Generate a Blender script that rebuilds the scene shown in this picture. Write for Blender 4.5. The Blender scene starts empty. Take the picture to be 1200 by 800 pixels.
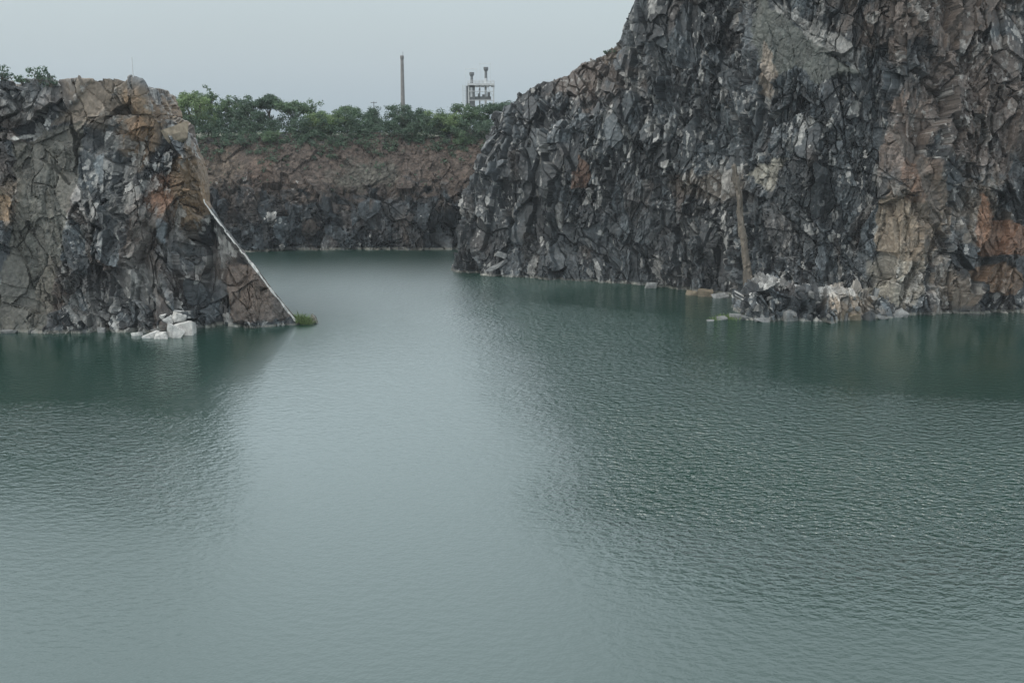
import bpy, bmesh, math, random
import numpy as np
from mathutils import Vector, Matrix, noise

random.seed(7)
S = bpy.context.scene
COL = S.collection
R = math.radians

# ------------------------------------------------------------------ camera
F = 1287.0                      # focal length in pixels of a 1200 px wide frame
H = 25.0                        # eye height over the water
PITCH = math.atan(250.0 / F)
cd = bpy.data.cameras.new('camera')
cam = bpy.data.objects.new('camera', cd)
COL.objects.link(cam)
cd.sensor_width = 36.0
cd.lens = 36.0 * F / 1200.0
cd.clip_end = 6000.0
cd.clip_start = 0.5
cam.location = (0, 0, H)
cam.rotation_euler = (math.pi / 2 - PITCH, 0, 0)
S.camera = cam

# ------------------------------------------------------------------ sky and light
w = bpy.data.worlds.new("World")
S.world = w
w.use_nodes = True
nt = w.node_tree
for n in list(nt.nodes):
    nt.nodes.remove(n)
SUN_EL, SUN_AZ = R(52), R(-118)          # azimuth from +Y, clockwise; left of the camera and a little behind it
out = nt.nodes.new('ShaderNodeOutputWorld')
b1 = nt.nodes.new('ShaderNodeBackground')
b2 = nt.nodes.new('ShaderNodeBackground')
ad = nt.nodes.new('ShaderNodeAddShader')
sky = nt.nodes.new('ShaderNodeTexSky')
sky.sky_type = 'NISHITA'
sky.sun_disc = False
sky.sun_elevation = SUN_EL
sky.sun_rotation = SUN_AZ
sky.dust_density = 6.0
sky.air_density = 1.5
b1.inputs['Strength'].default_value = 0.05
tc = nt.nodes.new('ShaderNodeTexCoord')
sp = nt.nodes.new('ShaderNodeSeparateXYZ')
cr = nt.nodes.new('ShaderNodeValToRGB')
nz = nt.nodes.new('ShaderNodeTexNoise')
nz.inputs['Scale'].default_value = 2.2
nz.inputs['Detail'].default_value = 4
mr = nt.nodes.new('ShaderNodeMapRange')
mr.inputs['To Min'].default_value = 0.94
mr.inputs['To Max'].default_value = 1.06
mx = nt.nodes.new('ShaderNodeVectorMath')
mx.operation = 'SCALE'
e = cr.color_ramp.elements
e[0].position = 0.0
e[0].color = (0.355, 0.430, 0.485, 1)
e[1].position = 1.0
e[1].color = (1.60, 1.70, 1.74, 1)
k = e.new(0.13); k.color = (0.42, 0.49, 0.53, 1)
k = e.new(0.32); k.color = (1.45, 1.58, 1.62, 1)
L = nt.links.new
L(tc.outputs['Generated'], sp.inputs[0])
L(sp.outputs['Z'], cr.inputs['Fac'])
L(tc.outputs['Generated'], nz.inputs['Vector'])
L(nz.outputs['Fac'], mr.inputs['Value'])
L(cr.outputs['Color'], mx.inputs[0])
L(mr.outputs['Result'], mx.inputs['Scale'])
L(mx.outputs[0], b2.inputs['Color'])
L(sky.outputs[0], b1.inputs['Color'])
L(b1.outputs[0], ad.inputs[0])
L(b2.outputs[0], ad.inputs[1])
L(ad.outputs[0], out.inputs['Surface'])

sd = bpy.data.lights.new('sun', 'SUN')
sd.energy = 1.5
sd.angle = R(28)
sd.color = (1.0, 0.96, 0.90)
sun = bpy.data.objects.new('sun', sd)
COL.objects.link(sun)
dirv = Vector((math.sin(SUN_AZ) * math.cos(SUN_EL), math.cos(SUN_AZ) * math.cos(SUN_EL), math.sin(SUN_EL)))
sun.rotation_euler = dirv.to_track_quat('Z', 'Y').to_euler()

vs = S.view_settings
vs.view_transform = 'Standard'
vs.look = 'None'
vs.exposure = 0.07
vs.gamma = 1.0
vs.use_curve_mapping = False
S.cycles.volume_bounces = 1
S.cycles.max_bounces = 6

HAZE_DENSITY = 0.0001

# ------------------------------------------------------------------ helpers
CP, SP_ = math.cos(PITCH), math.sin(PITCH)


def ray(px, py):
    x, u = (px - 600.0) / F, (400.0 - py) / F
    return Vector((x, CP + u * SP_, -SP_ + u * CP))


def at(px, py, Y):
    """world point seen at a spot of the photograph, Y metres away"""
    r = ray(px, py)
    t = Y / r.y
    return Vector((r.x * t, Y, H + r.z * t))


def shore(px, py):
    """point of the water surface"""
    r = ray(px, py)
    t = -H / r.z
    return Vector((r.x * t, r.y * t, 0.0))


def tag(o, label=None, cat=None, group=None, kind=None):
    if label: o['label'] = label
    if cat: o['category'] = cat
    if group: o['group'] = group
    if kind: o['kind'] = kind
    return o


def link(name, me, mat=None, parent=None):
    o = bpy.data.objects.new(name, me)
    COL.objects.link(o)
    if mat: me.materials.append(mat)
    if parent: o.parent = parent
    return o


def empty(name, loc, rz=0.0):
    o = bpy.data.objects.new(name, None)
    o.empty_display_size = 0.3
    o.location = loc
    o.rotation_euler = (0, 0, rz)
    COL.objects.link(o)
    return o


def grid_mesh(name, P, colors=None):
    """P: (nv, nu, 3) grid -> mesh, colours per face"""
    nv, nu = P.shape[:2]
    me = bpy.data.meshes.new(name)
    me.vertices.add(nv * nu)
    me.vertices.foreach_set('co', P.reshape(-1).astype(np.float32))
    i = np.arange(nv * nu, dtype=np.int32).reshape(nv, nu)
    q = np.stack([i[:-1, :-1], i[:-1, 1:], i[1:, 1:], i[1:, :-1]], -1).reshape(-1, 4)
    nf = len(q)
    me.loops.add(nf * 4)
    me.loops.foreach_set('vertex_index', q.reshape(-1))
    me.polygons.add(nf)
    me.polygons.foreach_set('loop_start', np.arange(0, nf * 4, 4, dtype=np.int32))
    me.update(calc_edges=True)
    me.validate()
    if colors is not None:
        c = np.ones((nv, nu, 4), np.float32)
        c[..., :3] = colors
        fc = c[:-1, :-1].reshape(-1, 4)
        a = me.attributes.new('col', 'FLOAT_COLOR', 'FACE')
        a.data.foreach_set('color', fc.reshape(-1))
    me.polygons.foreach_set('use_smooth', np.zeros(nf, bool))
    return me


# ---- hashed noise on arrays
def h32(x):
    x = x.astype(np.uint32)
    x ^= x >> np.uint32(16); x *= np.uint32(0x7feb352d)
    x ^= x >> np.uint32(15); x *= np.uint32(0x846ca68b)
    x ^= x >> np.uint32(16)
    return x


U32 = np.uint32
KA, KB, KC = 73856093, 19349663, 83492791


def u(k):
    return U32(k & 0xffffffff)


def axes(b):
    c = b.astype(np.int64).astype(np.uint32)
    return c[..., 0] * U32(KA), c[..., 1] * U32(KB), c[..., 2] * U32(KC)


def hcell(ax, dx, dy, dz, seed):
    return h32((ax[0] + u(dx * KA)) ^ (ax[1] + u(dy * KB)) ^ (ax[2] + u(dz * KC)) ^ u(seed * 2654435761))


def rnd(idh, k):
    return h32(idh + np.uint32((k * 0x9E3779B9) & 0xffffffff)).astype(np.float32) / np.float32(4294967295.0)


def vnoise(P, seed=0):
    b = np.floor(P)
    f = P - b
    f = f * f * (3 - 2 * f)
    r = 0
    ax = axes(b)
    for dx in (0, 1):
        wx = f[..., 0] if dx else 1 - f[..., 0]
        for dy in (0, 1):
            wy = f[..., 1] if dy else 1 - f[..., 1]
            for dz in (0, 1):
                wz = f[..., 2] if dz else 1 - f[..., 2]
                r = r + wx * wy * wz * rnd(hcell(ax, dx, dy, dz, seed), 1)
    return r


def fbm(P, seed=0, o=4):
    a, t, n = 0.5, 0.0, 0.0
    for k in range(o):
        t = t + a * vnoise(P * 2.03 ** k + 17.3 * k, seed + k)
        n += a
        a *= 0.5
    return t / n


def facets(P, seed):
    """nearest-cell lookup: id of the block, vector from its seed, gap to the next block"""
    P = P.astype(np.float32)
    b = np.floor(P)
    ax = axes(b)
    fr_ = P - b
    d1 = np.full(P.shape[:-1], 1e9, np.float32)
    d2 = d1.copy()
    ids = np.zeros(P.shape[:-1], np.uint32)
    dl = np.zeros(P.shape, np.float32)
    for dx in (-1, 0, 1):
        for dy in (-1, 0, 1):
            for dz in (-1, 0, 1):
                hh = hcell(ax, dx, dy, dz, seed)
                d = fr_ - np.stack([rnd(hh, 1) + np.float32(dx), rnd(hh, 2) + np.float32(dy), rnd(hh, 3) + np.float32(dz)], -1)
                q = (d * d).sum(-1).astype(np.float32)
                m = q < d1
                d2 = np.where(m, d1, np.minimum(d2, q))
                d1 = np.where(m, q, d1)
                ids = np.where(m, hh, ids)
                dl = np.where(m[..., None], d, dl)
    return ids, dl.astype(np.float32), np.sqrt(d2) - np.sqrt(d1)


def sstep(a, b, x):
    t = np.clip((x - a) / (b - a), 0, 1)
    return t * t * (3 - 2 * t)


def seg_dist(P, pts):
    """distance in metres from every point of P to a 3-D polyline"""
    best = np.full(P.shape[:-1], 1e9)
    for a, b in zip(pts[:-1], pts[1:]):
        a, b = np.array(a), np.array(b)
        ab = b - a
        t = np.clip(((P - a) @ ab) / (ab @ ab), 0, 1)
        d = np.linalg.norm(P - (a + t[..., None] * ab), axis=-1)
        best = np.minimum(best, d)
    return best


# ------------------------------------------------------------------ materials
def new_mat(name):
    m = bpy.data.materials.new(name)
    m.use_nodes = True
    t = m.node_tree
    return m, t, t.nodes['Principled BSDF'], t.links.new


def plain(name, col, rough=0.8, var=0.25, scale=3.0, bump=0.0, metal=0.0, spec=0.3):
    m, t, p, L = new_mat(name)
    tc = t.nodes.new('ShaderNodeTexCoord')
    n = t.nodes.new('ShaderNodeTexNoise')
    n.inputs['Scale'].default_value = scale
    n.inputs['Detail'].default_value = 6
    r = t.nodes.new('ShaderNodeMapRange')
    r.inputs['From Min'].default_value = 0.3
    r.inputs['From Max'].default_value = 0.7
    r.inputs['To Min'].default_value = 1 - var
    r.inputs['To Max'].default_value = 1 + var
    s = t.nodes.new('ShaderNodeVectorMath')
    s.operation = 'SCALE'
    s.inputs[0].default_value = col
    L(tc.outputs['Object'], n.inputs['Vector'])
    L(n.outputs['Fac'], r.inputs['Value'])
    L(r.outputs['Result'], s.inputs['Scale'])
    L(s.outputs[0], p.inputs['Base Color'])
    p.inputs['Roughness'].default_value = rough
    p.inputs['Metallic'].default_value = metal
    p.inputs['Specular IOR Level'].default_value = spec
    if bump:
        b = t.nodes.new('ShaderNodeBump')
        b.inputs['Strength'].default_value = 0.7
        b.inputs['Distance'].default_value = bump
        L(n.outputs['Fac'], b.inputs['Height'])
        L(b.outputs[0], p.inputs['Normal'])
    return m


def rock_mat(name, attr=True, col=(0.1, 0.1, 0.1), rough=0.62, spec=0.45, bump=0.12, fine=2.6):
    m, t, p, L = new_mat(name)
    tc = t.nodes.new('ShaderNodeTexCoord')
    if attr:
        a = t.nodes.new('ShaderNodeAttribute')
        a.attribute_name = 'col'
        cs = a.outputs['Color']
    else:
        a = t.nodes.new('ShaderNodeRGB')
        a.outputs[0].default_value = (*col, 1)
        cs = a.outputs[0]
    mp = t.nodes.new('ShaderNodeMapping')
    mp.inputs['Scale'].default_value = (1, 1, 0.6)
    mp.inputs['Rotation'].default_value = (0.2, 0.35, 0)
    n = t.nodes.new('ShaderNodeTexNoise')
    n.inputs['Scale'].default_value = fine
    n.inputs['Detail'].default_value = 8
    n.inputs['Roughness'].default_value = 0.68
    v = t.nodes.new('ShaderNodeTexVoronoi')
    v.feature = 'F1'
    v.inputs['Scale'].default_value = 1.7
    r = t.nodes.new('ShaderNodeMapRange')
    r.inputs['From Min'].default_value = 0.3
    r.inputs['From Max'].default_value = 0.7
    r.inputs['To Min'].default_value = 0.55
    r.inputs['To Max'].default_value = 1.45
    s = t.nodes.new('ShaderNodeVectorMath')
    s.operation = 'SCALE'
    L(tc.outputs['Object'], mp.inputs[0])
    L(mp.outputs[0], n.inputs['Vector'])
    L(mp.outputs[0], v.inputs['Vector'])
    L(n.outputs['Fac'], r.inputs['Value'])
    L(cs, s.inputs[0])
    L(r.outputs['Result'], s.inputs['Scale'])
    L(s.outputs[0], p.inputs['Base Color'])
    ma = t.nodes.new('ShaderNodeMath')
    ma.operation = 'MULTIPLY_ADD'
    ma.inputs[1].default_value = 0.8
    L(v.outputs['Distance'], ma.inputs[0])
    L(n.outputs['Fac'], ma.inputs[2])
    b = t.nodes.new('ShaderNodeBump')
    b.inputs['Strength'].default_value = 0.8
    b.inputs['Distance'].default_value = bump
    L(ma.outputs[0], b.inputs['Height'])
    L(b.outputs[0], p.inputs['Normal'])
    p.inputs['Roughness'].default_value = rough
    p.inputs['Specular IOR Level'].default_value = spec
    return m


def leaf_mat(name, col, col2):
    m, t, p, L = new_mat(name)
    a = t.nodes.new('ShaderNodeAttribute')
    a.attribute_name = 'tone'
    mixn = t.nodes.new('ShaderNodeMix')
    mixn.data_type = 'RGBA'
    mixn.inputs[6].default_value = (*col, 1)
    mixn.inputs[7].default_value = (*col2, 1)
    L(a.outputs['Fac'], mixn.inputs[0])
    L(mixn.outputs[2], p.inputs['Base Color'])
    p.inputs['Roughness'].default_value = 0.6
    p.inputs['Specular IOR Level'].default_value = 0.25
    tr = t.nodes.new('ShaderNodeBsdfTranslucent')
    L(mixn.outputs[2], tr.inputs['Color'])
    ms = t.nodes.new('ShaderNodeMixShader')
    ms.inputs[0].default_value = 0.25
    o = t.nodes['Material Output']
    L(p.outputs[0], ms.inputs[1])
    L(tr.outputs[0], ms.inputs[2])
    L(ms.outputs[0], o.inputs['Surface'])
    return m


M_ROCK = rock_mat('fractured_rock')
M_SOIL = rock_mat('earth_and_rock', rough=0.85, spec=0.2, fine=1.2, bump=0.2)
M_LEAF = [leaf_mat('leaves_deep', (0.026, 0.052, 0.037), (0.072, 0.116, 0.072)),
          leaf_mat('leaves_mid', (0.034, 0.067, 0.040), (0.097, 0.153, 0.075)),
          leaf_mat('leaves_bright', (0.062, 0.106, 0.046), (0.155, 0.222, 0.092))]
M_BARK = plain('bark', (0.10, 0.085, 0.07), 0.9)
M_GRASS = leaf_mat('grass_blades', (0.05, 0.085, 0.03), (0.145, 0.205, 0.07))
M_CONC = plain('weathered_concrete', (0.15, 0.15, 0.15), 0.85, 0.2, 1.5)
M_STEEL = plain('grey_painted_steel', (0.38, 0.40, 0.41), 0.55, 0.15, 2.0)
M_DARKSTEEL = plain('dark_steel', (0.11, 0.12, 0.125), 0.6, 0.2, 2.0)
M_SHEET = plain('pale_sheet_metal', (0.42, 0.44, 0.45), 0.5, 0.15, 1.2)

# ------------------------------------------------------------------ water
wm, t, p, L = new_mat('lake_water')
tc = t.nodes.new('ShaderNodeTexCoord')


def wave(scale, sx, sy, rot, detail, seed):
    mp = t.nodes.new('ShaderNodeMapping')
    mp.inputs['Scale'].default_value = (sx, sy, 1)
    mp.inputs['Rotation'].default_value = (0, 0, R(rot))
    mp.inputs['Location'].default_value = (seed, seed * 2, seed)
    n = t.nodes.new('ShaderNodeTexNoise')
    n.inputs['Scale'].default_value = scale
    n.inputs['Detail'].default_value = detail
    n.inputs['Roughness'].default_value = 0.62
    L(tc.outputs['Object'], mp.inputs[0])
    L(mp.outputs[0], n.inputs['Vector'])
    return n.outputs['Fac']


def mathn(op, a, b, c=None):
    n = t.nodes.new('ShaderNodeMath')
    n.operation = op
    for i, x in enumerate((a, b, c)):
        if x is None: continue
        if isinstance(x, (int, float)): n.inputs[i].default_value = x
        else: L(x, n.inputs[i])
    return n.outputs[0]


w1 = wave(2.1, 0.75, 1.0, 14, 2, 3)
w2 = wave(0.8, 0.75, 1.0, -16, 2, 11)
hgt = mathn('MULTIPLY_ADD', w2, 0.45, w1)
wat = t.nodes.new('ShaderNodeAttribute')
wat.attribute_name = 'wind'
bmp = t.nodes.new('ShaderNodeBump')
bmp.inputs['Distance'].default_value = 0.95
L(hgt, bmp.inputs['Height'])
L(wat.outputs['Fac'], bmp.inputs['Strength'])
t.nodes.remove(p)
dif = t.nodes.new('ShaderNodeBsdfDiffuse')
dif.inputs['Color'].default_value = (0.0055, 0.024, 0.017, 1)
glo = t.nodes.new('ShaderNodeBsdfGlossy')
glo.distribution = 'BECKMANN'
glo.inputs['Color'].default_value = (0.935, 0.975, 1.0, 1)
glo.inputs['Roughness'].default_value = 0.10
glo2 = t.nodes.new('ShaderNodeBsdfGlossy')              # ripple too fine to see one by one
glo2.distribution = 'BECKMANN'
glo2.inputs['Color'].default_value = (0.935, 0.975, 1.0, 1)
glo2.inputs['Roughness'].default_value = 0.40
rgh = t.nodes.new('ShaderNodeAttribute')
rgh.attribute_name = 'rough'
gmx = t.nodes.new('ShaderNodeMixShader')
L(rgh.outputs['Fac'], gmx.inputs[0])
L(glo.outputs[0], gmx.inputs[1])
L(glo2.outputs[0], gmx.inputs[2])
L(bmp.outputs[0], glo2.inputs['Normal'])
fr = t.nodes.new('ShaderNodeFresnel')
fr.inputs['IOR'].default_value = 1.75
mxs = t.nodes.new('ShaderNodeMixShader')
L(bmp.outputs[0], glo.inputs['Normal'])
L(bmp.outputs[0], fr.inputs['Normal'])
L(fr.outputs[0], mxs.inputs[0])
L(dif.outputs[0], mxs.inputs[1])
L(gmx.outputs[0], mxs.inputs[2])
L(mxs.outputs[0], t.nodes['Material Output'].inputs['Surface'])

nx, ny = 261, 293
gx = np.linspace(-260, 260, nx)
gy = np.linspace(-30, 262, ny)
GX, GY = np.meshgrid(gx, gy)
WP = np.stack([GX, GY, np.zeros_like(GX)], -1)
wme = grid_mesh('water', WP)
WQ = WP + np.array([0, 0, 0.5])
n1 = (fbm(WQ * 0.06, 301, 4) - 0.5) * 2
n2 = (fbm(WQ * np.array([0.03, 0.10, 1]), 311, 4) - 0.5) * 2
# a lane of fine, even wind ripple down the open middle; chop on both sides; lee under the rock faces
lane = np.interp(GY, [40, 60, 90, 130, 180, 240], [-4.5, -7, -12.5, -19.5, -26.5, -34])
half = np.interp(GY, [40, 60, 90, 130, 180, 240], [12, 13, 16, 16.5, 22, 30])
side = sstep(0.6, 1.5, np.abs(GX - lane) / half + 0.30 * n1)
near = sstep(-10, 10, GY - (66 - np.where(GX < 0, 0.42, 0.16) * np.clip(GX, -40, 40)) + 8 * n1)
chop = side * near
far = sstep(150, 190, GY + 10 * n1)
wind = 0.10 + 0.90 * chop * (1 + 0.6 * n2)
rough = 0.92 - 0.90 * chop


def calm(px, py, rx, ry, amt):
    c = shore(px, py)
    d = ((GX - c.x) / rx) ** 2 + ((GY - c.y) / ry) ** 2
    m = 1 - amt * np.exp(-d ** 1.5)
    wind[...] *= m
    rough[...] = rough * m


calm(40, 405, 40, 44, 0.95)
calm(40, 520, 26, 16, 0.45)
calm(1150, 405, 44, 40, 0.95)
calm(760, 350, 24, 14, 0.75)
calm(420, 292, 70, 4, 0.6)
for nm_, ar in (('wind', wind), ('rough', rough)):
    a = wme.attributes.new(nm_, 'FLOAT', 'POINT')
    a.data.foreach_set('value', np.clip(ar, 0.02, 2).reshape(-1).astype(np.float32))
water = link('water', wme, wm)
tag(water, 'calm green grey water filling the flooded quarry', kind='structure')

# ------------------------------------------------------------------ rock faces
DARK = np.array([0.005, 0.0075, 0.0095])
GREY = np.array([0.090, 0.106, 0.116])
PALE = np.array([0.36, 0.36, 0.345])
TAN = np.array([0.165, 0.133, 0.100])
RUST = np.array([0.165, 0.085, 0.048])
BROWN = np.array([0.082, 0.062, 0.050])
GREEN = np.array([0.115, 0.128, 0.110])


def poly_sd(P, pts):
    """signed distance in the X-Z plane to a polygon, negative inside"""
    x, z = P[..., 0], P[..., 2]
    best = np.full(x.shape, 1e9)
    ins = np.zeros(x.shape, bool)
    n = len(pts)
    for i in range(n):
        ax_, az_ = pts[i][0], pts[i][2]
        bx_, bz_ = pts[(i + 1) % n][0], pts[(i + 1) % n][2]
        dx, dz = bx_ - ax_, bz_ - az_
        t_ = np.clip(((x - ax_) * dx + (z - az_) * dz) / (dx * dx + dz * dz + 1e-9), 0, 1)
        best = np.minimum(best, np.hypot(x - ax_ - t_ * dx, z - az_ - t_ * dz))
        ins ^= ((az_ > z) != (bz_ > z)) & (x < dx * (z - az_) / (dz if abs(dz) > 1e-9 else 1e-9) + ax_)
    return np.where(ins, -best, best)


def spots(Y, *p):
    return [at(x, y, Y) for x, y in p]


def cliff(name, stations, step, mat, scale=1.0, amp=1.0, seed=1, patches=(), smooth=(), veins=(),
          palep=0.05, brown=0.15, tone=1.0, lower=None, vjoint=1.0, shear=0.45, rim=0.45, soil=0.0, joint=1.0, contrast=1.0, tw=(0.45, 0.85, 0.9, 0.7, 0.35), polys=()):
    """stations: list of control profiles (list of 3-D points from below the water up and over the top)"""
    C = np.array([[tuple(q) for q in s] for s in stations], float)       # (ns, k, 3)
    ns, kk = C.shape[:2]
    # resample along
    U = [0.0]
    for i in range(ns - 1):
        U.append(U[-1] + max(np.linalg.norm(C[i + 1, j] - C[i, j]) for j in range(1, kk - 2)))
    nu = int(U[-1] / step)
    us = np.linspace(0, U[-1], nu)
    # resample up
    V = [0.0]
    dens = []
    for j in range(kk - 1):
        ln = np.linalg.norm(C[:, j + 1] - C[:, j], axis=1).max()
        dens.append(ln)
    vs_, acc = [], 0.0
    T = []
    for j, ln in enumerate(dens):
        n = max(4, int(ln / step)) if j < kk - 3 else 46
        tt = np.linspace(0, 1, n, endpoint=False)
        if j >= kk - 3: tt = tt ** 2 if j == kk - 3 else tt
        T += [j + x for x in tt]
    T.append(kk - 1 - 1e-6)
    T = np.array(T)
    A = np.zeros((kk, nu, 3))
    for j in range(kk):
        for d in range(3):
            A[j, :, d] = np.interp(us, U, C[:, j, d])
    j0 = np.clip(np.floor(T).astype(int), 0, kk - 2)
    f = (T - j0)[:, None, None]
    B = A[j0] * (1 - f) + A[j0 + 1] * f
    # smoothed normals of the base sheet
    du = np.gradient(B, axis=1)
    dv = np.gradient(B, axis=0)
    N = np.cross(du, dv)
    N /= np.linalg.norm(N, axis=-1, keepdims=True) + 1e-9
    for _ in range(10):
        Q = N.copy()
        Q[1:-1] += N[2:] + N[:-2]
        Q[:, 1:-1] += N[:, 2:] + N[:, :-2]
        N = Q / (np.linalg.norm(Q, axis=-1, keepdims=True) + 1e-9)
    # masks
    damp = np.ones(B.shape[:2])
    for c, rx, rz, amt in smooth:
        d = ((B[..., 0] - c[0]) / rx) ** 2 + ((B[..., 2] - c[2]) / rz) ** 2 + ((B[..., 1] - c[1]) / 14) ** 2
        damp = np.minimum(damp, 1 - amt * (1 - sstep(0.75, 1.15, np.sqrt(d) + 0.25 * (fbm(B * 0.45, seed + 70, 3) - 0.5) * 2)))
    pm = []
    pn = 1.5 * (fbm(B * 0.8, seed + 71, 4) - 0.5)
    pf = (0.8 + 0.4 * fbm(B * 0.7, seed + 72, 4))[..., None]
    for pts, tint, amt, flat_ in polys:
        sdv = poly_sd(B, pts) + pn
        pm.append(1 - sstep(-0.12, 0.14, sdv))
        damp = np.minimum(damp, 1 - flat_ * (1 - sstep(-0.3, 0.5, sdv)))
    # blocks of several sizes, jointed steeply
    W = B + 0.9 * np.stack([fbm(B * 0.33, seed + 40 + i, 3) - 0.5 for i in range(3)], -1) * 2
    Wf = B + 0.25 * np.stack([fbm(B * 1.3, seed + 50 + i, 3) - 0.5 for i in range(3)], -1) * 2
    disp = np.zeros(B.shape[:2])
    # long joints: straight steps and open cracks running across many blocks
    for q_, (a0, spc, stp) in enumerate(((0.10, 3.4, 0.85), (-0.22, 6.5, 1.1), (0.75, 7.0, 0.8), (1.42, 6.0, 0.7))):
        a0 = a0 + (rnd(np.array([seed * 97 + q_], np.uint32), 2)[0] - 0.5) * 0.25
        wv = (fbm(B * 0.12, seed + 20 + q_, 3) - 0.5) * 3.0
        c = (B[..., 0] * np.cos(a0) + B[..., 2] * np.sin(a0) + wv) / spc
        c = c + 0.3 * np.sin(2.1 * c + seed)
        cell_ = np.floor(c)
        hh = h32((cell_.astype(np.int64) + 5000 + 977 * q_ + seed * 131).astype(np.uint32))
        fr0 = c - cell_
        here = sstep(0.45, 0.55, vnoise(B * 0.11, seed + 25 + q_))
        edge = np.minimum(fr0, 1 - fr0) * spc
        disp += (((rnd(hh, 1) - 0.5) * stp + (fr0 - 0.5) * (rnd(hh, 2) - 0.5) * stp) - joint * (0.05 if q_ == 3 else 0.30) * (1 - sstep(0.04, 0.13, edge))) * here * joint * amp * damp
    tonev = np.zeros(B.shape[:2])
    mods = []
    region = vnoise(B * 0.09, seed + 3)
    rid, _, _ = facets(np.stack([W[..., 0] / 11, W[..., 1] / 30, W[..., 2] / 15], -1), seed * 17 + 5)
    ang = (rnd(rid, 4) - 0.5) * 2 * shear
    for o, (cell, a_, tl, wgt, vj) in enumerate(((8.0, 2.2, 1.6, 0.45, 1.7), (3.2, 1.4, 1.25, 0.85, 2.2), (1.5, 0.62, 0.62, 0.9, 2.7), (0.65, 0.26, 0.24, 0.7, 2.2), (0.33, 0.09, 0.09, 0.35, 1.6))):
        cell *= scale
        wgt = tw[o]
        P = W if o < 2 else Wf
        an = ang + (0.12 if o % 2 else -0.10)
        X = P[..., 0] * np.cos(an) + P[..., 2] * np.sin(an)
        Z = P[..., 2] * np.cos(an) - P[..., 0] * np.sin(an)
        P = np.stack([X / cell, P[..., 1] / cell, Z / (cell * vj * vjoint)], -1)
        ids, dl, gap = facets(P, seed * 31 + o)
        dsp = (rnd(ids, 11) - 0.5) * a_
        g1, g2 = (rnd(ids, 12) - 0.5) * 2, (rnd(ids, 13) - 0.42) * 2
        dsp = dsp + (dl[..., 0] * g1 + dl[..., 2] * g2 * vj * 0.7) * tl
        if o in (1, 2):
            dsp = dsp - 0.6 * a_ * (1 - sstep(0.0, 0.07, gap)) * (rnd(ids, 15) > 0.62)
        k = damp if o else 0.3 + 0.7 * damp
        if o == 2:
            plane = sstep(0.43, 0.54, 0.55 * rnd(mods[1], 41) + 0.25 * rnd(mods[0], 41) + 0.30 * vnoise(B * 0.13, seed + 77))
        loc = 1.0 if o < 2 else (0.16 + 1.05 * plane) * (0.5 + 0.9 * vnoise(B * 0.22, seed + 80 + o))
        disp += dsp * amp * scale * k * loc
        tonev += wgt * (rnd(ids, 14) ** 1.8 - 0.36) * (0.35 + 0.65 * damp) * (1.0 if o < 2 else 0.35 + 0.75 * plane)
        mods.append(ids)
    disp += (fbm(B * 2.2, seed + 9, 3) - 0.5) * 0.25
    tz_ = T - (kk - 3)
    disp *= (1 - rim * sstep(-0.35, -0.02, tz_) * 1.0)[:, None]
    disp *= (1 - 0.4 * sstep(0.05, 0.4, tz_))[:, None]
    P = B + N * disp[..., None]
    # ---- colour per block: random dark-to-grey tone, then pale, brown and tinted patches
    br = np.clip(0.20 + 0.72 * contrast * tonev, 0, 1.7)[..., None]
    col = DARK * (1 - br) + GREY * br
    r2, r3 = rnd(mods[1], 21), rnd(mods[2], 22)
    pz = palep * 2.2 * sstep(0.42, 0.72, fbm(B * 0.28, seed + 90, 3)) + 0.25 * palep
    pl = ((r3 < pz * 0.9) | (rnd(mods[3], 23) < pz * 0.9) | (rnd(mods[4], 23) < pz * 0.6))[..., None] & (damp > 0.5)[..., None]
    shade = (0.22 + 0.5 * rnd(mods[3], 24))[..., None]
    col = np.where(pl, col * (1 - shade) + PALE * shade, col)
    bw = (sstep(1 - brown - 0.2, 1 - brown + 0.2, 0.6 * fbm(B * 0.16, seed + 5, 4) * 1.25 + 0.4 * r2))[..., None]
    col = col * (1 - 0.75 * bw) + (BROWN * (0.6 + 0.9 * br)) * 0.75 * bw
    for c, rx, rz, tint, amt in patches:
        d = np.sqrt(((B[..., 0] - c[0]) / rx) ** 2 + ((B[..., 2] - c[2]) / rz) ** 2)
        nn = fbm(B * 0.5, seed + 33, 4) - 0.5
        m = (1 - sstep(0.55, 1.1, d + 1.1 * nn + 0.35 * (r3 - 0.5)))[..., None] * amt
        tcl = tint * (0.55 + 0.75 * np.clip(br, 0, 1.1))
        tcl = np.where(pl, 0.5 * tcl + 0.5 * PALE * shade, tcl)
        col = col * (1 - m) + tcl * m
    for (pts, tint, amt, flat_), m in zip(polys, pm):
        m = (m * amt * (0.75 + 0.25 * rnd(mods[2], 51)))[..., None]
        tcl = tint * (0.62 + 0.55 * np.clip(br, 0, 1.1)) * pf
        col = col * (1 - m) + tcl * m
    if soil:
        sn = (1 + soil * (fbm(B * 1.1, seed + 41, 4) - 0.5) * 3 + soil * 1.2 * (rnd(mods[4], 31) - 0.5))[..., None]
        col = col * np.clip(sn, 0.25, 2.2)
    col = col * tone
    for pts, wd, tint, amt in veins:
        dd = seg_dist(B, pts) + 0.6 * wd * (fbm(B * 0.9, seed + 61, 3) - 0.5) * 2
        m = (1 - sstep(wd * 0.8, wd * 1.05, dd))[..., None] * amt
        col = col * (1 - m) + tint * (0.55 + 0.75 * fbm(B * 1.6, seed + 62, 3))[..., None] * m
    # bleached band just over the water
    wl = P[..., 2] + 0.5 * (fbm(B * 0.7, seed + 66, 3) - 0.5)
    m = ((1 - sstep(0.22, 0.4, wl)) * (0.35 + 0.6 * rnd(mods[2], 29)))[..., None] * 0.6
    col = col * (1 - m) + np.array([0.22, 0.22, 0.19]) * m
    me = grid_mesh(name, P, col)
    o = link(name, me, mat)
    return o, P


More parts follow.
